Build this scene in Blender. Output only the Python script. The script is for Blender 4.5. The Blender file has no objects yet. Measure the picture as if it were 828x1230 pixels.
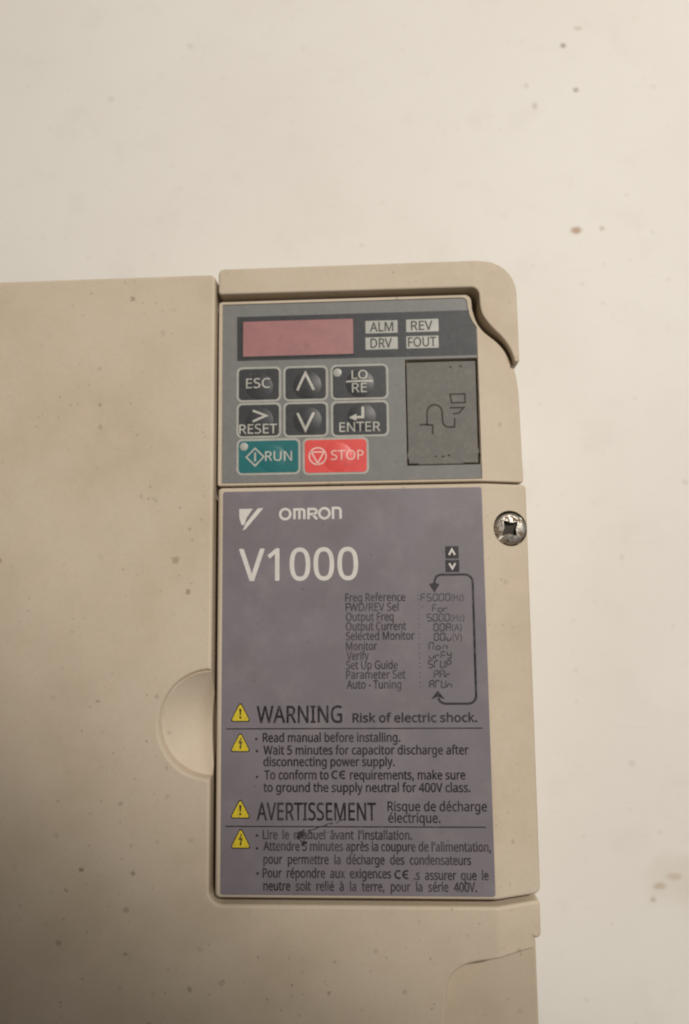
import bpy, bmesh, math, random
from mathutils import Matrix, Vector

random.seed(7)
scene = bpy.context.scene
col = scene.collection
MM = 0.001
DEPTH = 90.0                      # front of the drive stands 90 mm above the bench

# ------------------------------------------------------------------ camera
cam_d = bpy.data.cameras.new("camera")
cam = bpy.data.objects.new("camera", cam_d)
col.objects.link(cam)
cam_d.sensor_fit = 'VERTICAL'
cam_d.sensor_height = 36.0
cam_d.lens = 36.0 * 830.0 / 1230.0
cam_d.clip_start = 0.005
cam_d.clip_end = 50.0
Rw = Matrix(((0.99881132, -0.01221013, -0.04718962),
             (0.01730367, 0.99388182, 0.1090849),
             (0.04556897, -0.10977179, 0.99291169)))
cam.matrix_world = Matrix.Translation((36.613 * MM, -23.367 * MM, (162.971 + DEPTH) * MM)) @ Rw.transposed().to_4x4()
cam_d.dof.use_dof = True
cam_d.dof.focus_distance = 0.150
cam_d.dof.aperture_fstop = 13.0
scene.camera = cam

# ------------------------------------------------------------------ world and lamps
world = bpy.data.worlds.new("World")
scene.world = world
world.use_nodes = True
bg = world.node_tree.nodes["Background"]
bg.inputs[0].default_value = (1.0, 0.86, 0.70, 1)
bg.inputs[1].default_value = 0.10


def aim(o, target):
    d = Vector(target) - o.location
    o.rotation_euler = d.to_track_quat('-Z', 'Y').to_euler()


sp = bpy.data.lights.new("ceiling_lamp", 'SPOT')          # lamp above and to the upper right
sp.energy = 45.0
sp.color = (1.0, 0.94, 0.85)
sp.shadow_soft_size = 0.028
sp.spot_size = math.radians(71.0)  # cone edge set to imitate the unseen phone's shadow at lower left
sp.spot_blend = 0.13
lo = bpy.data.objects.new("ceiling_lamp", sp)
col.objects.link(lo)
lo.location = (0.400, 0.504, 1.089)
aim(lo, (0.3645, 0.495, 0.09))

ar = bpy.data.lights.new("window_light", 'AREA')          # soft cooler light from the right
ar.energy = 1.0
ar.color = (0.97, 0.97, 1.0)
ar.shape = 'RECTANGLE'
ar.size = 0.28
ar.size_y = 0.28
ao = bpy.data.objects.new("window_light", ar)
col.objects.link(ao)
ao.location = (0.62, -0.02, 0.75)
aim(ao, (0.08, 0.0, 0.0))

scene.view_settings.view_transform = 'Standard'
scene.view_settings.look = 'None'
scene.view_settings.exposure = 0.0
scene.view_settings.gamma = 1.0
scene.view_settings.use_curve_mapping = False
scene.cycles.filter_width = 2.0
scene.cycles.use_denoising = True


# ------------------------------------------------------------------ materials
class NT:
    """small helper round a node tree"""

    def __init__(self, name):
        self.m = bpy.data.materials.new(name)
        self.m.use_nodes = True
        self.t = self.m.node_tree
        self.b = self.t.nodes["Principled BSDF"]
        tc = self.t.nodes.new("ShaderNodeTexCoord")
        v = self.t.nodes.new("ShaderNodeVectorMath")
        v.operation = 'SCALE'
        v.inputs["Scale"].default_value = 1000.0       # millimetres
        self.l(tc.outputs["Object"], v.inputs[0])
        self.mm = v.outputs[0]

    def l(self, a, b):
        self.t.links.new(a, b)

    def math(self, op, a, b=None, c=None, clamp=False):
        n = self.t.nodes.new("ShaderNodeMath")
        n.operation = op
        n.use_clamp = clamp
        for i, s in enumerate((a, b, c)):
            if s is None:
                continue
            if isinstance(s, (int, float)):
                n.inputs[i].default_value = s
            else:
                self.l(s, n.inputs[i])
        return n.outputs[0]

    def noise(self, scale, detail=3.0, rough=0.5, vec=None, off=0.0):
        n = self.t.nodes.new("ShaderNodeTexNoise")
        n.inputs["Scale"].default_value = scale
        n.inputs["Detail"].default_value = detail
        n.inputs["Roughness"].default_value = rough
        v = vec or self.mm
        if off:
            a = self.t.nodes.new("ShaderNodeVectorMath")
            a.operation = 'ADD'
            a.inputs[1].default_value = (off, off * .7, 0)
            self.l(v, a.inputs[0])
            v = a.outputs[0]
        self.l(v, n.inputs["Vector"])
        return n.outputs[0]

    def ramp(self, f, a, b, lo=0.0, hi=1.0):
        n = self.t.nodes.new("ShaderNodeMapRange")
        n.interpolation_type = 'SMOOTHSTEP'
        n.inputs[1].default_value = a
        n.inputs[2].default_value = b
        n.inputs[3].default_value = lo
        n.inputs[4].default_value = hi
        self.l(f, n.inputs[0])
        return n.outputs[0]

    def mix(self, f, a, b):
        n = self.t.nodes.new("ShaderNodeMix")
        n.data_type = 'RGBA'
        if isinstance(f, (int, float)):
            n.inputs[0].default_value = f
        else:
            self.l(f, n.inputs[0])
        for i, s in ((6, a), (7, b)):
            if isinstance(s, tuple):
                n.inputs[i].default_value = (*s, 1)
            else:
                self.l(s, n.inputs[i])
        return n.outputs[2]

    def specks(self, cell, r0, r1, keep, off=0.0):
        """mask of round-ish dirt specks: one per Voronoi cell of `cell` mm, radius r0..r1, kept where random > keep"""
        w = self.t.nodes.new("ShaderNodeTexNoise")      # wobble so specks are not discs
        w.inputs["Scale"].default_value = 1.3
        w.inputs["Detail"].default_value = 3
        self.l(self.mm, w.inputs["Vector"])
        s = self.t.nodes.new("ShaderNodeVectorMath")
        s.operation = 'MULTIPLY_ADD'
        self.l(w.outputs["Color"], s.inputs[0])
        s.inputs[1].default_value = (r1 * 2.2, r1 * 2.2, 0)
        self.l(self.mm, s.inputs[2])
        a = self.t.nodes.new("ShaderNodeVectorMath")
        a.operation = 'ADD'
        a.inputs[1].default_value = (off + 3.1, off * 1.7 + 5.3, 0)
        self.l(s.outputs[0], a.inputs[0])
        v = self.t.nodes.new("ShaderNodeTexVoronoi")
        v.voronoi_dimensions = '2D'
        v.inputs["Scale"].default_value = 1.0 / cell
        self.l(a.outputs[0], v.inputs["Vector"])
        d = self.math('MULTIPLY', v.outputs["Distance"], cell)
        sep = self.t.nodes.new("ShaderNodeSeparateColor")
        self.l(v.outputs["Color"], sep.inputs[0])
        rad = self.ramp(sep.outputs[1], 0.3, 1.0, r0, r1)
        q = self.math('DIVIDE', d, rad)
        m = self.ramp(q, 0.55, 1.15, 1.0, 0.0)
        on = self.math('GREATER_THAN', sep.outputs[0], keep)
        st = self.math('MULTIPLY_ADD', sep.outputs[2], 0.7, 0.3)
        return self.math('MULTIPLY', self.math('MULTIPLY', m, on), st)

    def spot(self, x, y, rx, ry, soft=0.5):
        """mask of one stain with a ragged edge, centred at x,y mm"""
        sep = self.t.nodes.new("ShaderNodeSeparateXYZ")
        self.l(self.mm, sep.inputs[0])
        dx = self.math('DIVIDE', self.math('SUBTRACT', sep.outputs[0], x), rx)
        dy = self.math('DIVIDE', self.math('SUBTRACT', sep.outputs[1], y), ry)
        d = self.math('SQRT', self.math('ADD', self.math('MULTIPLY', dx, dx), self.math('MULTIPLY', dy, dy)))
        n = self.noise(1.6 / max(rx, ry), 4, 0.6, off=x)
        d = self.math('ADD', d, self.math('MULTIPLY', self.math('SUBTRACT', n, 0.5), 1.4))
        return self.ramp(d, 1.0 - soft, 1.0 + soft, 1.0, 0.0)

    def bump(self, h, strength, dist):
        n = self.t.nodes.new("ShaderNodeBump")
        n.inputs["Strength"].default_value = strength
        n.inputs["Distance"].default_value = dist * MM
        self.l(h, n.inputs["Height"])
        self.l(n.outputs[0], self.b.inputs["Normal"])

    def done(self, color, rough, spec=0.5, metal=0.0):
        if isinstance(color, tuple):
            self.b.inputs["Base Color"].default_value = (*color, 1)
        else:
            self.l(color, self.b.inputs["Base Color"])
        if isinstance(rough, (int, float)):
            self.b.inputs["Roughness"].default_value = rough
        else:
            self.l(rough, self.b.inputs["Roughness"])
        self.b.inputs["Specular IOR Level"].default_value = spec
        self.b.inputs["Metallic"].default_value = metal
        return self.m


def beige(name, base=(0.600, 0.512, 0.402), dirt=1.0, keep=0.42):
    t = NT(name)
    dark = tuple(c * k for c, k in zip(base, (0.88, 0.86, 0.82)))
    c = t.mix(t.ramp(t.noise(0.035, 4, 0.55), 0.35, 0.7), base, dark)
    pink = tuple(c_ * k for c_, k in zip(base, (1.0, 0.965, 0.95)))
    c = t.mix(t.math('MULTIPLY', t.ramp(t.noise(0.16, 3, 0.6, off=31), 0.45, 0.7), 0.6), c, pink)
    zone = t.ramp(t.noise(0.03, 2, 0.5, off=77), 0.38, 0.62, 0.25, 1.0)
    s1 = t.math('MULTIPLY', t.specks(8.0, 0.2, 0.75, keep), zone)
    s2 = t.math('MULTIPLY', t.specks(2.6, 0.10, 0.30, 0.66, off=40), zone)
    s3 = t.specks(21.0, 0.4, 1.1, 0.62, off=90)
    c = t.mix(t.math('MULTIPLY', s1, 0.62 * dirt, clamp=True), c, (0.12, 0.09, 0.06))
    c = t.mix(t.math('MULTIPLY', s2, 0.60 * dirt, clamp=True), c, (0.14, 0.11, 0.08))
    c = t.mix(t.math('MULTIPLY', s3, 0.45 * dirt, clamp=True), c, (0.16, 0.11, 0.06))
    grain = tuple(k * 0.80 for k in base)
    c = t.mix(t.math('MULTIPLY', t.ramp(t.noise(1.1, 5, 0.75, off=60), 0.42, 0.72), 0.28), c, grain)
    t.bump(t.noise(1.2, 5, 0.7), 0.22, 0.10)
    return t.done(c, t.ramp(t.noise(0.4, 3), 0.3, 0.7, 0.58, 0.68), 0.35)


def flat(name, base, rough=0.45, spec=0.4, wear=0.08, metal=0.0, dust=0.0):
    t = NT(name)
    a = tuple(c * (1 - wear) for c in base)
    b = tuple(c * (1 + wear) for c in base)
    c = t.mix(t.ramp(t.noise(0.35, 4, 0.6), 0.3, 0.7), a, b)
    if dust:
        d = t.math('MULTIPLY', t.ramp(t.noise(0.9, 5, 0.7, off=12), 0.45, 0.75), dust)
        c = t.mix(d, c, (0.36, 0.33, 0.29))
        s = t.math('MULTIPLY', t.specks(3.2, 0.10, 0.35, 0.6, off=15), 0.5)
        c = t.mix(s, c, (0.10, 0.085, 0.07))
    t.bump(t.noise(1.5, 4, 0.6), 0.08, 0.08)
    return t.done(c, rough, spec, metal)


M = {}
M['cover'] = beige('beige_plastic')
M['housing'] = beige('beige_plastic_clean', (0.590, 0.505, 0.398), 0.8, 0.55)
M['overlay'] = flat('grey_membrane', (0.195, 0.197, 0.192), 0.50, 0.3, 0.05, dust=0.16)
M['strip'] = flat('charcoal_membrane', (0.046, 0.048, 0.054), 0.50, 0.3, 0.08, dust=0.07)
M['key'] = flat('key_charcoal', (0.046, 0.048, 0.053), 0.42, 0.35, 0.06, dust=0.06)
M['green'] = flat('key_green', (0.020, 0.150, 0.160), 0.34, 0.42, 0.06, dust=0.05)
M['red'] = flat('key_red', (0.72, 0.085, 0.080), 0.36, 0.42, 0.05, dust=0.04)
M['line'] = flat('key_outline_print', (0.40, 0.395, 0.36), 0.5, 0.3, 0.08)
M['legend'] = flat('legend_print', (0.48, 0.47, 0.43), 0.5, 0.3, 0.10)
M['redlegend'] = flat('legend_on_red', (0.80, 0.50, 0.45), 0.5, 0.3, 0.05)
M['lamp'] = flat('indicator_lens', (0.40, 0.40, 0.37), 0.4, 0.4, 0.08)
M['darkprint'] = flat('dark_print', (0.060, 0.058, 0.052), 0.5, 0.3, 0.10)
M['port'] = flat('port_cover_grey', (0.150, 0.143, 0.130), 0.6, 0.35, 0.07, dust=0.20)
M['engrave'] = flat('groove_shade_and_grime', (0.060, 0.053, 0.045), 0.7, 0.2, 0.2)  # painted shade of grooves and screw recess, also the port's grime spots
M['white'] = flat('white_print', (0.66, 0.63, 0.60), 0.5, 0.3, 0.06)
M['chassis'] = beige('chassis_plastic', (0.55, 0.465, 0.36), 1.2, 0.5)


def m_display():
    t = NT('red_display_filter')
    c = t.mix(t.ramp(t.noise(0.22, 3, 0.6), 0.35, 0.7), (0.385, 0.185, 0.185), (0.335, 0.165, 0.168))
    c = t.mix(t.math('MULTIPLY', t.ramp(t.noise(1.1, 5, 0.7, off=9), 0.5, 0.8), 0.20), c, (0.42, 0.32, 0.29))
    c = t.mix(t.math('MULTIPLY', t.specks(7.0, 0.3, 1.0, 0.5, off=3), 0.25), c, (0.20, 0.10, 0.09))
    return t.done(c, 0.33, 0.5)


def m_label():
    t = NT('mauve_label_film')
    c = t.mix(t.ramp(t.noise(0.05, 3, 0.5), 0.35, 0.65), (0.205, 0.180, 0.208), (0.186, 0.165, 0.185))
    d = t.math('MULTIPLY', t.ramp(t.noise(0.09, 5, 0.65, off=21), 0.46, 0.74), 0.34)
    c = t.mix(d, c, (0.29, 0.265, 0.275))
    s = t.math('MULTIPLY', t.specks(4.0, 0.12, 0.40, 0.6, off=8), 0.35)
    c = t.mix(s, c, (0.075, 0.062, 0.068))
    t.bump(t.noise(0.5, 3, 0.5), 0.05, 0.10)
    return t.done(c, t.ramp(t.noise(0.12, 4, 0.6), 0.3, 0.7, 0.36, 0.50), 0.45)


def m_ink(name, base, under, fade):
    """worn ink: rubbed away here and there so the film shows through"""
    t = NT(name)
    f = t.math('MULTIPLY', t.ramp(t.noise(0.55, 4, 0.65), 0.42, 0.72), fade)
    g = t.math('MULTIPLY', t.ramp(t.noise(0.07, 2, 0.5, off=5), 0.4, 0.65), fade * 0.6)
    c = t.mix(t.math('MAXIMUM', f, g), base, under)
    return t.done(c, 0.45, 0.4)


def m_yellow():
    t = NT('warning_yellow_print')
    c = t.mix(t.ramp(t.noise(0.8, 4, 0.6), 0.4, 0.75), (0.66, 0.52, 0.030), (0.52, 0.40, 0.045))
    return t.done(c, 0.45, 0.4)


def m_screw():
    t = NT('worn_screw_steel')
    rust = t.ramp(t.noise(0.75, 5, 0.65, off=3), 0.46, 0.60)
    c = t.mix(rust, (0.40, 0.375, 0.335), (0.17, 0.115, 0.07))
    blk = t.ramp(t.noise(1.2, 4, 0.6, off=14), 0.58, 0.66)
    c = t.mix(blk, c, (0.05, 0.04, 0.035))
    t.bump(t.noise(1.6, 4, 0.7), 0.5, 0.25)
    t.done(c, t.ramp(rust, 0, 1, 0.34, 0.75), 0.5)
    t.l(t.ramp(rust, 0, 1, 0.85, 0.15), t.b.inputs["Metallic"])
    return t.m


def m_bench():
    t = NT('white_bench_paint')
    c = t.mix(t.ramp(t.noise(0.011, 4, 0.55), 0.35, 0.68), (0.815, 0.785, 0.738), (0.785, 0.750, 0.700))
    c = t.mix(t.math('MULTIPLY', t.ramp(t.noise(0.05, 5, 0.65, off=50), 0.5, 0.75), 0.35), c, (0.70, 0.665, 0.615))
    s = t.math('MULTIPLY', t.specks(26.0, 0.4, 1.3, 0.55), 0.30)
    c = t.mix(s, c, (0.36, 0.31, 0.26))
    s = t.math('MULTIPLY', t.specks(9.0, 0.25, 0.8, 0.70, off=33), 0.28)
    c = t.mix(s, c, (0.40, 0.33, 0.27))
    # long faint hairline scratches
    mp = t.t.nodes.new("ShaderNodeMapping")
    mp.inputs["Rotation"].default_value = (0, 0, 0.3)
    mp.inputs["Scale"].default_value = (0.02, 0.55, 1)
    t.l(t.mm, mp.inputs[0])
    sc = t.noise(1.0, 3, 0.7, vec=mp.outputs[0])
    c = t.mix(t.ramp(sc, 0.66, 0.72, 0.0, 0.14), c, (0.45, 0.41, 0.36))
    # chips and stains that sit where they sit
    for (x, y, rx, ry, k, colr) in BENCH_MARKS:
        c = t.mix(t.math('MULTIPLY', t.spot(x, y, rx, ry), k), c, colr)
    t.bump(t.noise(0.25, 4, 0.6), 0.05, 0.3)
    return t.done(c, 0.55, 0.30)


BENCH_MARKS = [
    (114.4, 110.6, 2.0, 1.3, 0.85, (0.42, 0.27, 0.16)),
    (124.0, 111.0, 0.9, 0.9, 0.55, (0.40, 0.30, 0.22)),
    (113.0, 187.0, 1.0, 0.9, 0.75, (0.20, 0.16, 0.13)),
    (117.0, 168.0, 1.0, 0.9, 0.70, (0.22, 0.18, 0.16)),
    (101.0, 162.0, 0.9, 1.4, 0.40, (0.30, 0.25, 0.2)),
    (119.0, 194.0, 1.6, 0.8, 0.35, (0.35, 0.28, 0.22)),
    (139.0, -123.0, 12.0, 7.0, 0.28, (0.60, 0.53, 0.40)),
    (131.0, -125.5, 2.0, 1.2, 0.50, (0.42, 0.31, 0.19)),
    (136.0, -122.5, 2.4, 1.2, 0.40, (0.46, 0.35, 0.22)),
    (128.5, -130.0, 1.0, 0.8, 0.50, (0.42, 0.33, 0.22)),
]
M['label'] = m_label()
M['ink'] = m_ink('worn_black_ink', (0.014, 0.012, 0.016), (0.17, 0.15, 0.17), 0.32)
M['inkfaint'] = m_ink('faded_black_ink', (0.030, 0.025, 0.031), (0.17, 0.15, 0.17), 0.55)
M['yellow'] = m_yellow()
M['screw'] = m_screw()
M['bench'] = m_bench()
M['smudge'] = m_ink('black_scuff', (0.010, 0.008, 0.009), (0.15, 0.13, 0.15), 0.45)


# ------------------------------------------------------------------ mesh helpers (all in mm, front of drive z = 0)
def finish(o, angle=35, weighted=True):
    me = o.data
    for p in me.polygons:
        p.use_smooth = True
    me.set_sharp_from_angle(angle=math.radians(angle))
    if weighted:
        w = o.modifiers.new("normals", 'WEIGHTED_NORMAL')
        w.keep_sharp = True


def link(name, bm, mat, parent, label=None):
    me = bpy.data.meshes.new(name)
    bmesh.ops.scale(bm, vec=(MM, MM, MM), verts=bm.verts)
    bm.to_mesh(me)
    bm.free()
    o = bpy.data.objects.new(name, me)
    col.objects.link(o)
    if mat:
        me.materials.append(mat)
    if parent is not None:
        o.parent = parent
        if parent is not drive:
            pass
    if label:
        o["label"] = label
    return o


def arc(cx, cy, r, a0, a1, n):
    return [(cx + r * math.cos(math.radians(a0 + (a1 - a0) * i / n)),
             cy + r * math.sin(math.radians(a0 + (a1 - a0) * i / n))) for i in range(n + 1)]


def rrect(x0, y0, x1, y1, r, n=5):
    return (arc(x0 + r, y0 + r, r, 180, 270, n) + arc(x1 - r, y0 + r, r, 270, 360, n)
            + arc(x1 - r, y1 - r, r, 0, 90, n) + arc(x0 + r, y1 - r, r, 90, 180, n))


def fillet(pts, n=6):
    """pts: (x, y, r) corners in order -> outline with rounded corners"""
    out = []
    L = len(pts)
    for i, (x, y, r) in enumerate(pts):
        p = Vector((x, y))
        if r <= 0:
            out.append((x, y))
            continue
        a = (Vector(pts[i - 1][:2]) - p).normalized()
        b = (Vector(pts[(i + 1) % L][:2]) - p).normalized()
        ang = a.angle(b)
        d = r / math.tan(ang / 2)
        c = p + (a + b).normalized() * (r / math.sin(ang / 2))
        s, e = p + a * d, p + b * d
        a0 = math.atan2(s.y - c.y, s.x - c.x)
        a1 = math.atan2(e.y - c.y, e.x - c.x)
        da = (a1 - a0 + math.pi) % (2 * math.pi) - math.pi
        for k in range(n + 1):
            t = a0 + da * k / n
            out.append((c.x + r * math.cos(t), c.y + r * math.sin(t)))
    return out


def spline(pts, n=5):
    """Catmull-Rom through pts"""
    out = []
    P = [pts[0]] + list(pts) + [pts[-1]]
    for i in range(1, len(P) - 2):
        p0, p1, p2, p3 = (Vector(q) for q in P[i - 1:i + 3])
        for k in range(n):
            t = k / n
            q = 0.5 * ((2 * p1) + (p2 - p0) * t + (2 * p0 - 5 * p1 + 4 * p2 - p3) * t * t
                       + (3 * p1 - p0 - 3 * p2 + p3) * t ** 3)
            out.append((q.x, q.y))
    out.append(tuple(pts[-1]))
    return out


def area2(o):
    return sum(o[i - 1][0] * o[i][1] - o[i][0] * o[i - 1][1] for i in range(len(o)))


def clean(o):
    out = []
    for p in o:
        if not out or (Vector(p) - Vector(out[-1])).length > 0.02:
            out.append(p)
    if (Vector(out[0]) - Vector(out[-1])).length < 0.02:
        out.pop()
    if area2(out) < 0:
        out.reverse()
    return out


def inset(o, d):
    res = []
    L = len(o)
    for i in range(L):
        a, b, c = Vector(o[i - 1]), Vector(o[i]), Vector(o[(i + 1) % L])
        e1, e2 = (b - a).normalized(), (c - b).normalized()
        n1, n2 = Vector((-e1.y, e1.x)), Vector((-e2.y, e2.x))
        k = (n1 + n2) / max(0.35, 1 + n1.dot(n2))
        q = b + k * d
        res.append((q.x, q.y))
    return res


def fold_z(x, k, xf=62.0, w=0.7):
    d = x - xf
    if d < -w:
        return 0.0
    if d < w:
        return -k * (d + w) ** 2 / (4 * w)
    return -k * d


def plate_bm(outline, ztop, thick, r=0.0, seg=4, fold=0.0, bm=None):
    o = clean(outline)
    bm = bm or bmesh.new()
    rings = [[bm.verts.new((x, y, ztop - thick)) for x, y in o]]
    if r <= 0:
        rings.append([bm.verts.new((x, y, ztop)) for x, y in o])
    else:
        for k in range(seg + 1):
            a = math.pi / 2 * k / seg
            off = r * (1 - math.cos(a))
            rings.append([bm.verts.new((x, y, ztop - r + r * math.sin(a))) for x, y in inset(o, off)])
    L = len(o)
    for a, b in zip(rings, rings[1:]):
        for i in range(L):
            j = (i + 1) % L
            bm.faces.new((a[i], a[j], b[j], b[i]))
    bm.faces.new(rings[-1])
    bm.faces.new(list(reversed(rings[0])))
    if fold:
        for xx in (61.3, 61.65, 62.0, 62.35, 62.7):
            bmesh.ops.bisect_plane(bm, geom=bm.verts[:] + bm.edges[:] + bm.faces[:], plane_co=(xx, 0, 0), plane_no=(1, 0, 0))
        for v in bm.verts:
            v.co.z += fold_z(v.co.x, fold)
    return bm


def cut(o, cbm):
    """boolean-subtract a bmesh (mm) from object o"""
    me = bpy.data.meshes.new("cutter")
    bmesh.ops.scale(cbm, vec=(MM, MM, MM), verts=cbm.verts)
    bmesh.ops.recalc_face_normals(cbm, faces=cbm.faces[:])
    cbm.to_mesh(me)
    cbm.free()
    c = bpy.data.objects.new("cutter", me)
    col.objects.link(c)
    c.parent = drive
    md = o.modifiers.new("cut", 'BOOLEAN')
    md.operation = 'DIFFERENCE'
    md.solver = 'EXACT'
    md.object = c
    bpy.context.view_layer.update()
    dg = bpy.context.evaluated_depsgraph_get()
    new = bpy.data.meshes.new_from_object(o.evaluated_get(dg))
    o.modifiers.remove(md)
    old = o.data
    o.data = new
    new.name = old.name
    bpy.data.meshes.remove(old)
    bpy.data.objects.remove(c)
    bpy.data.meshes.remove(me)


def lathe_bm(cx, cy, prof, n=48, bm=None):
    """prof: (radius, z) from the axis outwards and back; closed solid"""
    bm = bm or bmesh.new()
    rings = []
    for r, z in prof:
        if r < 1e-6:
            rings.append([bm.verts.new((cx, cy, z))])
        else:
            rings.append([bm.verts.new((cx + r * math.cos(2 * math.pi * i / n), cy + r * math.sin(2 * math.pi * i / n), z)) for i in range(n)])
    for a, b in zip(rings, rings[1:]):
        for i in range(n):
            j = (i + 1) % n
            if len(a) == 1:
                bm.faces.new((a[0], b[i], b[j]))
            elif len(b) == 1:
                bm.faces.new((a[i], b[0], a[j]))
            else:
                bm.faces.new((a[i], b[i], b[j], a[j]))
    return bm


def ribbon_bm(pts, w, z, bm=None, closed=False, h=None):
    """flat printed stroke of width w along pts"""
    bm = bm or bmesh.new()
    P = [Vector(p) for p in pts]
    L = len(P)
    A, B = [], []
    for i in range(L):
        if closed:
            d1, d2 = (P[i] - P[i - 1]).normalized(), (P[(i + 1) % L] - P[i]).normalized()
        else:
            d1 = (P[i] - P[i - 1]).normalized() if i else (P[1] - P[0]).normalized()
            d2 = (P[i + 1] - P[i]).normalized() if i < L - 1 else d1
        n1, n2 = Vector((-d1.y, d1.x)), Vector((-d2.y, d2.x))
        k = (n1 + n2) / max(0.3, 1 + n1.dot(n2)) * (w / 2)
        for lst, q in ((A, P[i] + k), (B, P[i] - k)):
            lst.append(bm.verts.new((q.x, q.y, z)))
    for i in range(L if closed else L - 1):
        j = (i + 1) % L
        bm.faces.new((A[i], B[i], B[j], A[j]))
    return bm


def poly_bm(pts, z, bm=None):
    bm = bm or bmesh.new()
    o = clean(pts)
    bm.faces.new([bm.verts.new((x, y, z)) for x, y in o])
    return bm


def dome_z(x, y, d):
    if d is None:
        return 0.0
    cx, cy, R, h = d
    q = ((x - cx) ** 2 + (y - cy) ** 2) / (R * R)
    return h * (1 - q) ** 1.15 if q < 1 else 0.0


def drape(bm, d, step=0.45):
    """cut a flat print finely and lay it over a dome"""
    if d is None:
        return bm
    xs = [v.co.x for v in bm.verts]
    ys = [v.co.y for v in bm.verts]
    for lo_, hi_, no in ((min(xs), max(xs), (1, 0, 0)), (min(ys), max(ys), (0, 1, 0))):
        k = lo_ + step
        while k < hi_:
            bmesh.ops.bisect_plane(bm, geom=bm.verts[:] + bm.edges[:] + bm.faces[:], plane_co=(k * no[0], k * no[1], 0), plane_no=no)
            k += step
    for v in bm.verts:
        v.co.z += dome_z(v.co.x, v.co.y, d)
    return bm


def load_font():
    """the plain sans that ships inside Blender; its built-in face where that is missing"""
    try:
        import os
        return bpy.data.fonts.load(os.path.join(bpy.utils.resource_path('LOCAL'), "datafiles", "fonts", "NotoSansHebrew-Regular.woff2"))
    except Exception:
        return None


FONT = load_font()


def raw_text(s, space=1.0, word=1.0):
    c = bpy.data.curves.new("t", 'FONT')
    c.body = s
    if FONT:
        c.font = FONT
    c.size = 1.0
    c.space_character = space
    c.space_word = word
    c.resolution_u = 3
    o = bpy.data.objects.new("t", c)
    col.objects.link(o)
    bpy.context.view_layer.update()
    me = bpy.data.meshes.new_from_object(o.evaluated_get(bpy.context.evaluated_depsgraph_get()))
    bm = bmesh.new()
    bm.from_mesh(me)
    bpy.data.objects.remove(o)
    bpy.data.curves.remove(c)
    bpy.data.meshes.remove(me)
    return bm


_h = raw_text("H")
CAP = max(v.co.y for v in _h.verts)
_h.free()


def text(s, x0, x1, base, cap, mat, parent, z, space=1.0, word=1.0, bold=0.0, dome=None, base1=None):
    bm = raw_text(s, space, word)
    xa = min(v.co.x for v in bm.verts)
    xb = max(v.co.x for v in bm.verts)
    sx = (x1 - x0) / (xb - xa)
    for v in bm.verts:
        x = x0 + (v.co.x - xa) * sx
        y = base + v.co.y * cap / CAP
        v.co = (x, y, z)
    if bold:                                   # heavier ink: the same print laid down again a hair to each side
        base_geom = bm.verts[:] + bm.edges[:] + bm.faces[:]
        for i, (dx, dy) in enumerate(((bold, 0), (-bold, 0), (0, bold), (0, -bold))):
            g = bmesh.ops.duplicate(bm, geom=base_geom)["geom"]
            bmesh.ops.translate(bm, vec=(dx, dy, 0.002 * (i + 1)), verts=[q for q in g if isinstance(q, bmesh.types.BMVert)])
    drape(bm, dome)
    return link("lettering", bm, mat, parent)


# ------------------------------------------------------------------ bench
bm = bmesh.new()
for p in ((-1500, -1500), (1500, -1500), (1500, 1500), (-1500, 1500)):
    bm.verts.new((p[0], p[1], 0))
bm.faces.new(bm.verts[:])
bench = link("bench_top", bm, M['bench'], None)
bench["kind"] = "structure"
bench["label"] = "off-white painted bench top with specks and stains"

# ------------------------------------------------------------------ the drive
drive = bpy.data.objects.new("motor_drive", None)
col.objects.link(drive)
drive.empty_display_size = 0.02
drive.location = (0, 0, DEPTH * MM)
drive["label"] = "beige plastic inverter drive with grey keypad and mauve warning label lying on the bench"
drive["category"] = "motor drive"

# chassis behind the covers
bm = plate_bm(rrect(-66.5, -139, 71.9, 54.0, 2.0), -9.0, DEPTH - 9.0 , 0.6)
finish(link("chassis", bm, M['chassis'], drive))

# large front cover: left field, runs on under the terminal cover, cut out at the lower right
CZ = -0.3
out = fillet([(-68, 54.9, 3), (-2.45, 55.0, 1.4), (-2.75, -94.1, 3.2), (72.2, -94.1, 1.0), (72.2, -103.9, 1.1)], 6)
out += spline([(70.5, -104.1), (65.5, -104.6), (60, -105.3), (56.2, -105.9), (53.6, -106.9), (51.3, -109), (50.2, -113)], 4)
out += fillet([(50.0, -140, 1.5), (-68, -140, 3), (-68, 0, 0)], 4)[:-1]
cover = link("front_cover", plate_bm(out, CZ, 8.5, 0.75, 4, 0.36), M['cover'], drive,
             "large speckled beige front cover with a half-round finger recess")
R0 = 12.7
prof = [(0, -5.6)]
for k in range(1, 15):
    r = 12.0 * k / 14
    prof.append((r, -5.6 + 4.7 * (r / 12.0) ** 1.65))
prof += [(12.25, -0.35), (12.45, 0.10), (12.75, 0.42), (13.1, 0.52), (13.1, 5.0), (0, 5.0)]
sbm = lathe_bm(-2.6, -54.4, [(r, z - 0.5 + CZ) for r, z in prof], 64)
for v in sbm.verts:                                   # floor slopes down towards the lower rim
    q = ((v.co.x + 2.6) ** 2 + (v.co.y + 54.4) ** 2) / 144.0
    if q < 1.005 and v.co.z < 1:
        v.co.z = -6.0 + 4.4 * q ** 0.92 + 0.10 * (v.co.y + 54.4) + CZ
cut(cover, sbm)
finish(cover)

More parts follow.
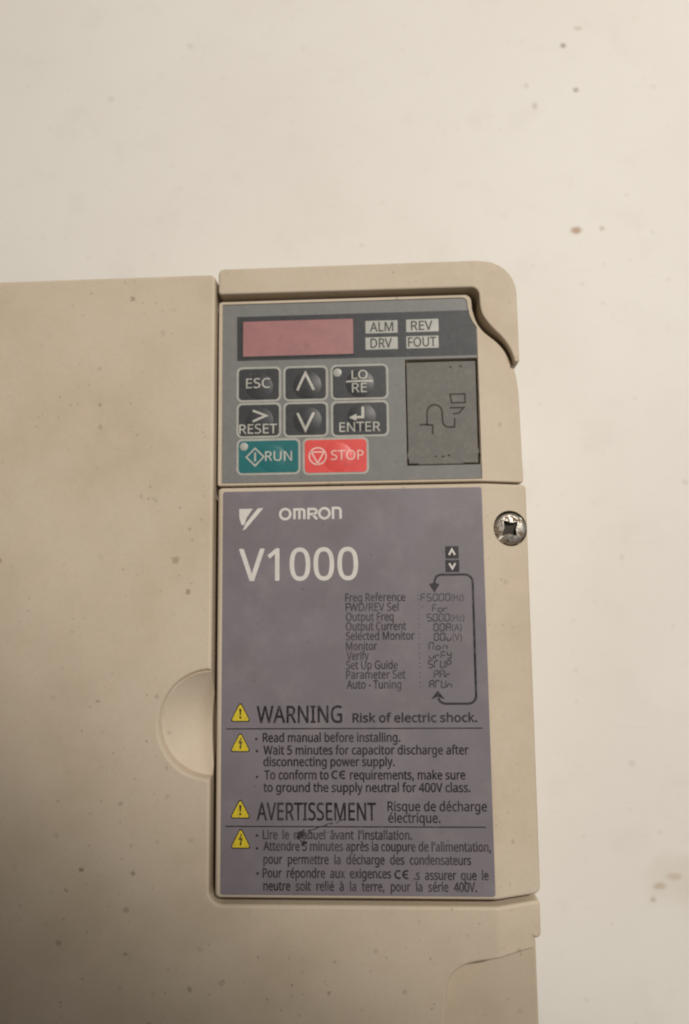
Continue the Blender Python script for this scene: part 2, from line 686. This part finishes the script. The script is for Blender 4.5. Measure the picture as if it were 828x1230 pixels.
# top cover with the S-shaped lower edge
s_low = spline([(70.7, 31.9), (69.8, 34.2), (68.0, 36.8), (65.2, 39.6), (63.3, 42.2), (62.7, 44.6)], 5)
out = fillet([(62.7, 44.6, 0), (62.5, 49.2, 2.0), (-1.5, 49.35, 0.9), (-1.5, 56.0, 1.4), (72.1, 56.1, 7.6), (72.2, 31.0, 0.62), (70.85, 30.7, 0.55), (70.7, 31.9, 0)], 7)
out += s_low[1:-1]
finish(link("top_cover", plate_bm(out, 0.3, 8.0, 0.5, 5, 0.22), M['housing'], drive,
            "beige top cover with a rounded corner and S-shaped lower edge"))

# keypad housing
s_rim = spline([(60.9, 45.0), (61.2, 43.4), (62.1, 40.7), (63.9, 38.5), (67.3, 36.0), (70.0, 32.8), (71.6, 28.6), (72.2, 23.5)], 5)
out = fillet([(61.0, 45.0, 0), (60.7, 48.05, 1.7), (-1.7, 48.1, 0.8), (-1.7, 1.6, 0.5), (72.5, 1.6, 0.6), (72.2, 23.5, 0)], 6)[:-1]
out += list(reversed(s_rim))
KZ = -1.2
hous = link("keypad_housing", plate_bm(out, KZ, 7.2, 0.35, 3, 0.33), M['housing'], drive)
ov = [(-0.65, 47.25)] + [(58.6, 47.2), (59.4, 46.9), (59.75, 46.2), (59.9, 44.6), (60.3, 42.6), (61.0, 40.9), (61.9, 39.6)]
ov_cut = ov + [(61.95, 2.3), (-0.65, 2.3)]
cut(hous, plate_bm(inset(clean(ov_cut), -0.10), 5, 5 - (KZ - 0.45)))
cut(hous, plate_bm(rrect(44.25, 5.75, 61.85, 32.0, 0.1), 5, 5 - (KZ - 2.6)))
finish(hous)

# grey membrane, notched round the port cover
OZ = KZ - 0.22
out = ov + [(61.9, 32.05), (44.2, 32.05), (44.2, 5.7), (61.9, 5.7), (61.9, 2.35), (-0.6, 2.35)]
finish(link("keypad_membrane", plate_bm(out, OZ, 0.24, 0.0), M['overlay'], drive, "grey membrane sheet of the keypad"))

# charcoal strip, display and indicators
SZ = OZ + 0.07
out = [(2.9, 44.1), (59.97, 44.1), (60.3, 42.6), (61.0, 40.9), (61.75, 39.75), (61.8, 32.75), (3.0, 32.85)]
finish(link("indicator_strip", plate_bm(out, SZ, 0.10, 0.0), M['strip'], drive, "charcoal strip carrying the display and the indicators"))
frame = link("display_frame", plate_bm(rrect(4.0, 33.45, 32.1, 43.15, 0.3), SZ + 0.16, 0.2, 0.08, 2), M['strip'], drive)
cut(frame, plate_bm(rrect(4.45, 33.85, 31.75, 42.8, 0.2), SZ + 1, 0.93))
finish(frame)
finish(link("display_window", plate_bm(rrect(4.46, 33.86, 31.74, 42.79, 0.2), SZ + 0.10, 0.06), M['display'] if 'display' in M else m_display(), drive,
            "dusty red display window"))
for (s, x0, y0, x1, y1, tx0, tx1) in (("ALM", 34.8, 38.87, 42.7, 42.07, 35.9, 41.6), ("REV", 44.8, 38.93, 52.7, 42.1, 46.0, 51.2),
                                      ("DRV", 34.75, 34.75, 42.65, 37.85, 36.0, 41.2), ("FOUT", 44.75, 34.77, 52.6, 37.85, 45.2, 52.0)):
    o = link("indicator", plate_bm(rrect(x0, y0, x1, y1, 0.12, 2), SZ + 0.05, 0.05), M['lamp'], drive, "pale indicator field reading " + s)
    text(s, tx0, tx1, y0 + 0.45, 2.3, M['darkprint'], o, SZ + 0.075, bold=0.05)


# ------------------------------------------------------------------ keys
def key(x0, y0, x1, y1, mat, dome, label):
    o = link("button", None or key_bm(x0, y0, x1, y1, dome), mat, drive, label)
    finish(o, 50)
    fr = ribbon_bm(rrect(x0 - 0.22, y0 - 0.22, x1 + 0.22, y1 + 0.22, 1.1), 0.62, OZ + 0.06, closed=True)
    link("outline_print", fr, M['line'], o)
    return o


def key_bm(x0, y0, x1, y1, d):
    bm = plate_bm(rrect(x0, y0, x1, y1, 0.95), OZ + 0.16, 0.16, 0.06, 2)
    cx, cy, R, h = d
    n, m = 40, 8
    rings = [[bm.verts.new((cx, cy, OZ + 0.16 + h))]]
    for k in range(1, m + 1):
        r = R * k / m
        rr = []
        for i in range(n):
            x, y = cx + r * math.cos(2 * math.pi * i / n), cy + r * math.sin(2 * math.pi * i / n)
            rr.append(bm.verts.new((min(max(x, x0 + .1), x1 - .1), min(max(y, y0 + .1), y1 - .1), OZ + 0.162 + dome_z(x, y, d) - (0.03 if k == m else 0))))
        rings.append(rr)
    for a, b in zip(rings, rings[1:]):
        for i in range(n):
            j = (i + 1) % n
            if len(a) == 1:
                bm.faces.new((a[0], b[i], b[j]))
            else:
                bm.faces.new((a[i], b[i], b[j], a[j]))
    return bm


LZ = OZ + 0.20
LG = M['legend']
KH = 0.38
d = (8.5, 26.1, 3.5, KH * 0.75)
b = key(3.4, 22.85, 13.35, 30.65, M['key'], d, "charcoal key reading ESC")
text("ESC", 5.25, 11.2, 25.75, 2.45, LG, b, LZ, dome=d, bold=0.02)
d = (20.3, 26.2, 3.6, KH)
b = key(14.95, 22.8, 24.9, 30.6, M['key'], d, "charcoal key with an upward arrowhead")
link("arrowhead_print", drape(ribbon_bm([(17.9, 24.9), (19.9, 29.2), (21.95, 24.9)], 0.62, LZ), d), LG, b)
d = (33.2, 26.3, 3.6, KH)
b = key(26.6, 22.8, 39.65, 30.65, M['key'], d, "charcoal key reading LO over RE with a small lamp")
text("LO", 31.25, 35.1, 27.35, 2.25, LG, b, LZ, dome=d, bold=0.02)
text("RE", 31.3, 34.9, 24.05, 2.25, LG, b, LZ, dome=d, bold=0.02)
link("bar_print", drape(ribbon_bm([(29.85, 26.8), (36.4, 26.8)], 0.45, LZ), d), LG, b)
finish(link("lamp_lens", lathe_bm(27.75, 29.15, [(1.05, OZ + .1), (1.05, OZ + .22), (0.9, OZ + .27), (0, OZ + .29)], 20), M['lamp'], b))
d = (8.6, 17.6, 3.5, KH * 0.75)
b = key(3.4, 13.85, 13.35, 21.6, M['key'], d, "charcoal key reading RESET under a right arrowhead")
text("RESET", 3.6, 12.85, 14.4, 2.3, LG, b, LZ, dome=d, bold=0.02)
link("arrowhead_print", drape(ribbon_bm([(6.9, 20.15), (10.2, 18.75), (6.95, 17.35)], 0.55, LZ), d), LG, b)
d = (20.3, 17.4, 3.6, KH)
b = key(14.95, 13.8, 24.9, 21.55, M['key'], d, "charcoal key with a downward arrowhead")
link("arrowhead_print", drape(ribbon_bm([(17.9, 19.25), (19.85, 15.0), (21.9, 19.25)], 0.62, LZ), d), LG, b)
d = (33.5, 17.9, 3.6, KH)
b = key(26.6, 13.6, 39.6, 21.5, M['key'], d, "charcoal key reading ENTER with a return arrow")
text("ENTER", 28.1, 38.0, 14.35, 2.3, LG, b, LZ, dome=d, bold=0.02)
link("arrow_print", drape(poly_bm([(33.5, 20.45), (34.15, 20.45), (34.15, 17.5), (32.3, 17.5), (32.3, 16.9), (30.4, 17.8), (32.3, 18.7), (32.3, 18.1), (33.5, 18.1)], LZ), d), LG, b)
d = (11.6, 8.2, 3.6, KH * 0.7)
b = key(3.45, 4.7, 18.05, 12.6, M['green'], d, "green key reading RUN")
text("RUN", 10.0, 16.5, 7.55, 2.35, LG, b, LZ, dome=d, bold=0.02)
bm = ribbon_bm([(5.35, 8.6), (7.5, 10.75), (9.65, 8.6), (7.5, 6.45)], 0.36, LZ, closed=True)
ribbon_bm([(7.5, 9.7), (7.5, 7.55)], 0.42, LZ, bm)
link("start_symbol", drape(bm, d), LG, b)
finish(link("lamp_lens", lathe_bm(4.75, 11.2, [(1.0, OZ + .1), (1.0, OZ + .22), (0.85, OZ + .27), (0, OZ + .29)], 20), M['lamp'], b))
d = (27.6, 8.2, 3.8, KH * 0.7)
b = key(19.6, 4.45, 34.6, 12.5, M['red'], d, "red key reading STOP")
text("STOP", 26.0, 33.85, 7.45, 2.35, M['redlegend'], b, LZ, dome=d, bold=0.02)
bm = ribbon_bm(arc(22.75, 8.5, 2.05, 0, 345, 23), 0.36, LZ, closed=True)
ribbon_bm([(21.2, 9.5), (24.3, 9.5), (22.75, 6.75)], 0.36, LZ, bm, closed=True)
link("stop_symbol", drape(bm, d), M['redlegend'], b)

# ------------------------------------------------------------------ port cover in its opening
PZ = KZ - 0.32
out = [(44.55, 31.35), (44.55, 9.0), (44.35, 8.7), (44.35, 7.6), (44.6, 7.3), (44.65, 6.15), (47.0, 6.15), (47.0, 5.9), (57.9, 5.9), (57.9, 6.15),
       (61.35, 6.15), (61.35, 8.3), (61.6, 8.6), (61.6, 9.6), (61.35, 9.9), (61.4, 31.35)]
port = link("port_cover", plate_bm(out, PZ, 1.5, 0.28, 3), M['port'], drive, "grey snap-in port cover with an engraved cable symbol")
finish(port)
ez = PZ + 0.02
bm = ribbon_bm([(47.5, 15.75), (49.25, 15.72)], 0.42, ez)
ribbon_bm([(49.3, 15.6)] + [(49.35, 18.6)] + arc(51.2, 18.8, 1.8, 175, 5, 10) + [(53.05, 16.6)] + arc(54.5, 16.4, 1.4, 185, 270, 6) + [(55.9, 15.0), (56.0, 17.2)], 0.42, ez, bm)
ribbon_bm([(49.3, 15.65), (50.65, 15.6), (50.62, 13.3)], 0.44, ez, bm)
ribbon_bm([(54.9, 19.75), (58.3, 19.75), (57.0, 18.4), (55.6, 18.2)], 0.42, ez, bm)
ribbon_bm([(55.4, 20.95), (55.0, 23.1), (58.6, 23.1), (58.6, 20.95)], 0.42, ez, bm, closed=True)
link("engraved_cable_symbol", bm, M['engrave'], port)  # flat dark strokes paint the shade inside the symbol's grooves
for x, y in ((55.3, 29.9), (57.8, 30.0), (51.2, 7.9), (53.0, 7.8), (54.4, 8.1)):
    link("grime_spot", poly_bm([(x + .45 * math.cos(a * .9) * random.uniform(.6, 1.1), y + .3 * math.sin(a * .9) * random.uniform(.6, 1.1)) for a in range(7)], ez - 0.005), M['engrave'], port)

# ------------------------------------------------------------------ terminal cover, its screw and the label
out = fillet([(-1.3, 1.0, 1.0), (72.9, 1.0, 1.0), (72.4, -92.6, 1.6), (-1.3, -92.6, 1.2)], 5)
tc = link("terminal_cover", plate_bm(out, 0.0, 8.0, 0.8, 4, 0.36), M['housing'], drive, "beige terminal cover carrying the label, its right side sloping away")
SX, SY = 68.45, -9.7
cut(tc, lathe_bm(SX, SY, [(0, -7.0), (4.25, -7.0), (4.25, 3), (0, 3)], 40))
finish(tc)
hz = -3.0
scr = link("screw", lathe_bm(SX, SY, [(0, -8.5), (3.85, -8.5), (3.95, hz - 0.9), (3.9, hz - 0.5), (3.6, hz - 0.15), (2.9, hz + 0.12), (1.5, hz + 0.3), (0, hz + 0.34)], 40), M['screw'], drive,
           "rust-flecked cross-recess screw at the right edge")
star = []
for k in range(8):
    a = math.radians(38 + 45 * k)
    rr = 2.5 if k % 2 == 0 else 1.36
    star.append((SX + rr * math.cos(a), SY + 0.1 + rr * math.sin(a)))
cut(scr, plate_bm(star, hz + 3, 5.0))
ca, sa = math.cos(math.radians(42)), math.sin(math.radians(42))
cut(scr, plate_bm([(SX + ca * u - sa * v, SY + sa * u + ca * v) for u, v in ((1.5, -.28), (5, -.28), (5, .28), (1.5, .28))], hz + 3, 3.35))
cut(scr, plate_bm([(SX + ca * u - sa * v, SY + sa * u + ca * v) for u, v in ((-5, -.28), (-1.5, -.28), (-1.5, .28), (-5, .28))], hz + 3, 3.25))
finish(scr, 40)
link("recess_shade_plug", poly_bm(inset(clean(star), 0.02), hz - 1.0), M['engrave'], scr)  # dark sheet added inside the screw recess to paint its shade

LBZ = 0.09
label = link("warning_label", plate_bm(rrect(0, -91.75, 61.6, 0.0, 0.6, 3), LBZ, 0.08), M['label'], drive,
             "mauve label with white heading, menu list and bilingual electric shock warning")
finish(label)
Z = LBZ + 0.025
INK, FNT, WHT = M['ink'], M['inkfaint'], M['white']

# maker's mark and heading
bm = poly_bm([(3.93, -4.2), (7.2, -4.2), (5.75, -6.3), (5.15, -8.1), (4.5, -8.05), (4.0, -6.3)], Z)
poly_bm([(8.45, -4.1), (9.75, -4.1), (5.55, -9.0), (4.75, -9.4), (5.6, -7.6)], Z, bm)
link("emblem_print", bm, WHT, label)
w = 0.58
bm = ribbon_bm(arc(15.0, -5.62, 1.22, 0, 345, 23), w, Z, closed=True)
ribbon_bm([(17.2, -6.9), (17.2, -4.55), (19.0, -4.55), (19.35, -4.62), (19.55, -4.9), (19.55, -6.9)], w, Z, bm)
ribbon_bm([(18.38, -4.8), (18.38, -6.9)], w, Z, bm)
ribbon_bm([(20.55, -6.95), (20.55, -4.5), (21.9, -4.5), (22.35, -4.7), (22.5, -5.1), (22.35, -5.5), (21.9, -5.72), (20.85, -5.72)], w, Z, bm)
ribbon_bm([(21.6, -5.9), (22.6, -6.95)], w, Z, bm)
ribbon_bm(arc(24.35, -5.58, 1.22, 0, 345, 23), w, Z, bm, closed=True)
ribbon_bm([(26.4, -6.95), (26.4, -4.35), (27.6, -4.35), (28.0, -4.5), (28.2, -4.9), (28.2, -6.95)], w, Z, bm)
link("lettering", bm, WHT, label)
text("V1000", 4.05, 32.1, -21.3, 7.45, WHT, label, Z, bold=0.11)

# arrow keys and the menu loop
for (x0, y0, x1, y1, pts) in ((52.65, -16.75, 55.75, -13.85, [(53.5, -15.9), (54.2, -14.6), (54.9, -15.9)]),
                              (52.6, -19.9, 55.8, -17.05, [(53.5, -17.85), (54.2, -19.1), (54.9, -17.85)])):
    link("key_pictogram", poly_bm([(x0, y0), (x1, y0), (x1, y1), (x0, y1)], Z), INK, label)
    link("arrowhead_print", ribbon_bm(pts, 0.42, Z + 0.015), WHT, label)
loop = [(49.9, -22.6), (50.0, -21.8), (50.4, -20.9), (51.2, -20.5)] + [(57.0, -20.5)] + arc(57.0, -22.3, 1.8, 90, 0, 6)[1:]
loop += [(58.75, -48.2)] + arc(56.95, -48.1, 1.8, 0, -90, 6)[1:] + [(51.6, -49.9), (50.6, -49.5), (50.1, -48.6)]
bm = ribbon_bm(loop, 0.52, Z)
poly_bm([(48.7, -22.7), (49.9, -22.2), (51.1, -22.7), (49.9, -24.6)], Z + 0.012, bm)
poly_bm([(48.5, -48.9), (50.05, -48.3), (51.6, -48.9), (50.05, -46.9)], Z + 0.012, bm)
link("menu_loop_arrow", bm, INK, label)

rows = [("Freq Reference", 29.1, 43.05, -26.45), ("FWD/REV Sel", 29.15, 41.45, -28.7), ("Output Freq", 29.2, 40.25, -30.92), ("Output Current", 29.15, 43.1, -33.12),
        ("Selected Monitor", 29.15, 45.0, -35.35), ("Monitor", 29.15, 36.3, -37.65), ("Verify", 29.25, 34.35, -39.85), ("Set Up Guide", 29.1, 41.0, -41.98),
        ("Parameter Set", 29.1, 42.7, -44.15), ("Auto - Tuning", 29.2, 41.7, -46.4)]
for s, x0, x1, y in rows:
    text(s, x0, x1, y, 1.85, FNT, label, Z, bold=0.05)
bm = bmesh.new()
for _, _, _, y in rows:
    for dy in (0.25, 1.15):
        poly_bm([(46.0, y + dy), (46.2, y + dy), (46.2, y + dy + .25), (46.0, y + dy + .25)], Z, bm)
link("colon_print", bm, FNT, label)

SEG = {'a': ((0, 2), (1, 2)), 'b': ((1, 2), (1, 1)), 'c': ((1, 1), (1, 0)), 'd': ((0, 0), (1, 0)), 'e': ((0, 0), (0, 1)), 'f': ((0, 1), (0, 2)), 'g': ((0, 1), (1, 1))}
GL = {'0': 'abcdef', '5': 'afgcd', 'F': 'aefg', 'o': 'cdeg', 'r': 'eg', 'A': 'abcefg', 'u': 'cde', 'M': 'abcef', 'n': 'ceg', 'Y': 'bcdfg', 'T': 'aef', 'U': 'bcdef', 'P': 'abefg'}


def seg_text(s, x0, y, unit, pitch=1.42):
    bm = bmesh.new()
    for i, ch in enumerate(s):
        ox = x0 + i * pitch
        for q in GL[ch]:
            (ax, ay), (bx, by) = SEG[q]
            A = Vector((ox + ax * 0.95 + ay * 0.06, y + ay * 0.80))
            B = Vector((ox + bx * 0.95 + by * 0.06, y + by * 0.80))
            t = (B - A) * 0.08
            ribbon_bm([(A + t)[:], (B - t)[:]], 0.26, Z, bm)
    link("segment_lettering", bm, FNT, label)
    if unit:
        u, ux = unit
        text(u, x0 + len(s) * pitch - 0.05, ux, y, 1.5, FNT, label, Z)


seg_text("F5000", 46.7, -26.5, ("(Hz)", 56.55))
seg_text("For", 49.3, -29.0, None, 1.3)
seg_text("5000", 48.0, -31.15, ("(Hz)", 56.6), 1.38)
seg_text("00A", 49.5, -33.4, ("(A)", 55.95))
seg_text("00u", 49.55, -35.6, ("(V)", 55.9))
seg_text("Mon", 48.3, -37.65, None, 1.6)
seg_text("urFY", 48.3, -39.75, None, 1.35)
seg_text("5TUP", 48.0, -41.8, None, 1.4)
seg_text("PAr", 49.3, -44.05, None, 1.35)
seg_text("ATUn", 48.2, -46.3, None, 1.35)


# warning blocks
def triangle(cx, base, w_, h_, kind):
    o = fillet([(cx - w_ / 2 - .35, base - .25, .45), (cx + w_ / 2 + .35, base - .25, .45), (cx, base + h_ + .5, .45)], 4)
    link("triangle_border", poly_bm(o, Z), INK, label)
    o = fillet([(cx - w_ / 2, base, .3), (cx + w_ / 2, base, .3), (cx, base + h_, .3)], 4)
    link("warning_triangle", poly_bm(o, Z + 0.014), M['yellow'], label)
    if kind == '!':
        bm = poly_bm([(cx - .28, base + 2.7), (cx + .28, base + 2.7), (cx + .12, base + 1.25), (cx - .12, base + 1.25)], Z + 0.028)
        poly_bm(arc(cx, base + 0.75, 0.26, 0, 330, 10), Z + 0.028, bm)
        link("exclamation_mark", bm, INK, label)
    else:
        link("lightning_bolt", poly_bm([(cx + .1, base + 3.0), (cx - .5, base + 1.6), (cx + .02, base + 1.75), (cx - .12, base + 0.9), (cx - .35, base + 1.0), (cx + .02, base + .3),
                                        (cx + .35, base + 1.05), (cx + .12, base + .95), (cx + .5, base + 2.15), (cx - .05, base + 2.0), (cx + .35, base + 3.0)], Z + 0.028), INK, label)


triangle(4.42, -53.55, 4.3, 4.0, '!')
triangle(4.45, -60.3, 4.3, 4.0, 'z')
triangle(4.5, -75.0, 4.3, 3.9, '!')
triangle(4.6, -81.55, 4.3, 4.1, 'z')
text("WARNING", 8.3, 27.95, -54.0, 3.75, INK, label, Z, bold=0.08)
text("Risk of electric shock.", 30.45, 58.75, -53.95, 1.95, INK, label, Z, bold=0.09)
text("AVERTISSEMENT", 8.35, 35.4, -75.55, 3.8, INK, label, Z, bold=0.07)
text("Risque de d\u00e9charge", 38.1, 60.3, -73.5, 2.05, INK, label, Z, bold=0.05)
text("\u00e9lectrique.", 38.2, 49.85, -76.0, 2.05, INK, label, Z, bold=0.05)
for y in (-55.35, -76.95):
    link("rule_line", ribbon_bm([(1.1, y), (60.0, y)], 0.28, Z), INK, label)
for s, x0, x1, y, wd, mt in (("Read manual before installing.", 9.7, 41.2, -58.3, 1.0, INK), ("Wait 5 minutes for capacitor discharge after", 9.85, 56.6, -61.1, 1.0, INK),
                             ("disconnecting power supply.", 9.85, 39.8, -63.67, 1.0, INK), ("To conform to", 10.05, 24.75, -66.6, 1.0, INK),
                             ("requirements, make sure", 29.7, 55.7, -66.6, 1.0, INK), ("to ground the supply neutral for 400V class.", 9.85, 56.75, -69.35, 1.0, INK),
                             ("Lire le manuel avant l'installation.", 9.7, 43.4, -79.68, 1.7, FNT), ("Attendre 5 minutes apr\u00e8s la coupure de l'alimentation,", 9.85, 60.9, -82.15, 1.0, FNT),
                             ("pour permettre la d\u00e9charge des condensateurs", 9.85, 56.4, -85.0, 2.2, FNT), ("Pour r\u00e9pondre aux exigences", 9.7, 38.55, -87.95, 1.9, FNT),
                             (".s assurer que le", 43.7, 60.15, -88.2, 2.0, FNT), ("neutre soit reli\u00e9 \u00e0 la terre, pour la s\u00e9rie 400V.", 9.85, 57.5, -90.7, 2.2, FNT)):
    text(s, x0, x1, y, 1.95, mt, label, Z, word=wd, bold=0.07)
for x, y in ((8.15, -57.65), (8.3, -60.35), (8.33, -66.05), (8.35, -78.9), (8.35, -81.7), (8.5, -87.1)):
    link("bullet_print", poly_bm(arc(x, y, 0.30, 0, 330, 10), Z), INK, label)
for x, y in ((25.4, -66.6), (39.3, -88.15)):
    bm = ribbon_bm(arc(x + 0.98, y + 1.0, 0.80, 60, 300, 12), 0.40, Z)
    ribbon_bm(arc(x + 2.75, y + 1.0, 0.80, 60, 300, 12), 0.40, Z, bm)
    ribbon_bm([(x + 2.1, y + 1.0), (x + 3.0, y + 1.0)], 0.34, Z + 0.01, bm)
    link("conformity_mark", bm, INK, label)

# black rub mark across the French block
bm = bmesh.new()
zz = Z + 0.03


def blot(cx, cy, rx, ry, rot, n=14):
    pts = []
    for i in range(n):
        a = 2 * math.pi * i / n
        k = random.uniform(0.55, 1.1)
        x, y = rx * k * math.cos(a), ry * k * math.sin(a)
        pts.append((cx + x * math.cos(rot) - y * math.sin(rot), cy + x * math.sin(rot) + y * math.cos(rot)))
    poly_bm(pts, zz, bm)


blot(18.3, -78.85, 1.3, 0.85, 0.5)
blot(19.0, -80.45, 0.8, 0.5, 0.8)
blot(17.75, -79.5, 0.5, 0.35, 1.4)
for k in range(11):                                   # broken ring
    a = math.radians(40 + 23 * k)
    if k not in (2, 7):
        blot(19.5 + 1.55 * math.cos(a), -79.1 + 1.4 * math.sin(a), random.uniform(.35, .6), random.uniform(.14, .26), a + 1.57, 9)
        zz += 0.0006
for k in range(13):                                   # broken trail up to the right
    u = k / 12
    if k not in (4, 9):
        blot(20.3 + 7.6 * u, -77.7 + 2.1 * u + random.uniform(-.25, .25), random.uniform(.35, .65), random.uniform(.10, .22), 0.3 + random.uniform(-.2, .3), 9)
        zz += 0.0006
for k in range(6):
    blot(20.4 + 1.0 * k, -79.3 + 0.3 * k + random.uniform(-.15, .15), random.uniform(.35, .55), random.uniform(.10, .2), 0.3, 9)
    zz += 0.0006
link("scuff_mark", bm, M['smudge'], label, "black rub mark across the French text")
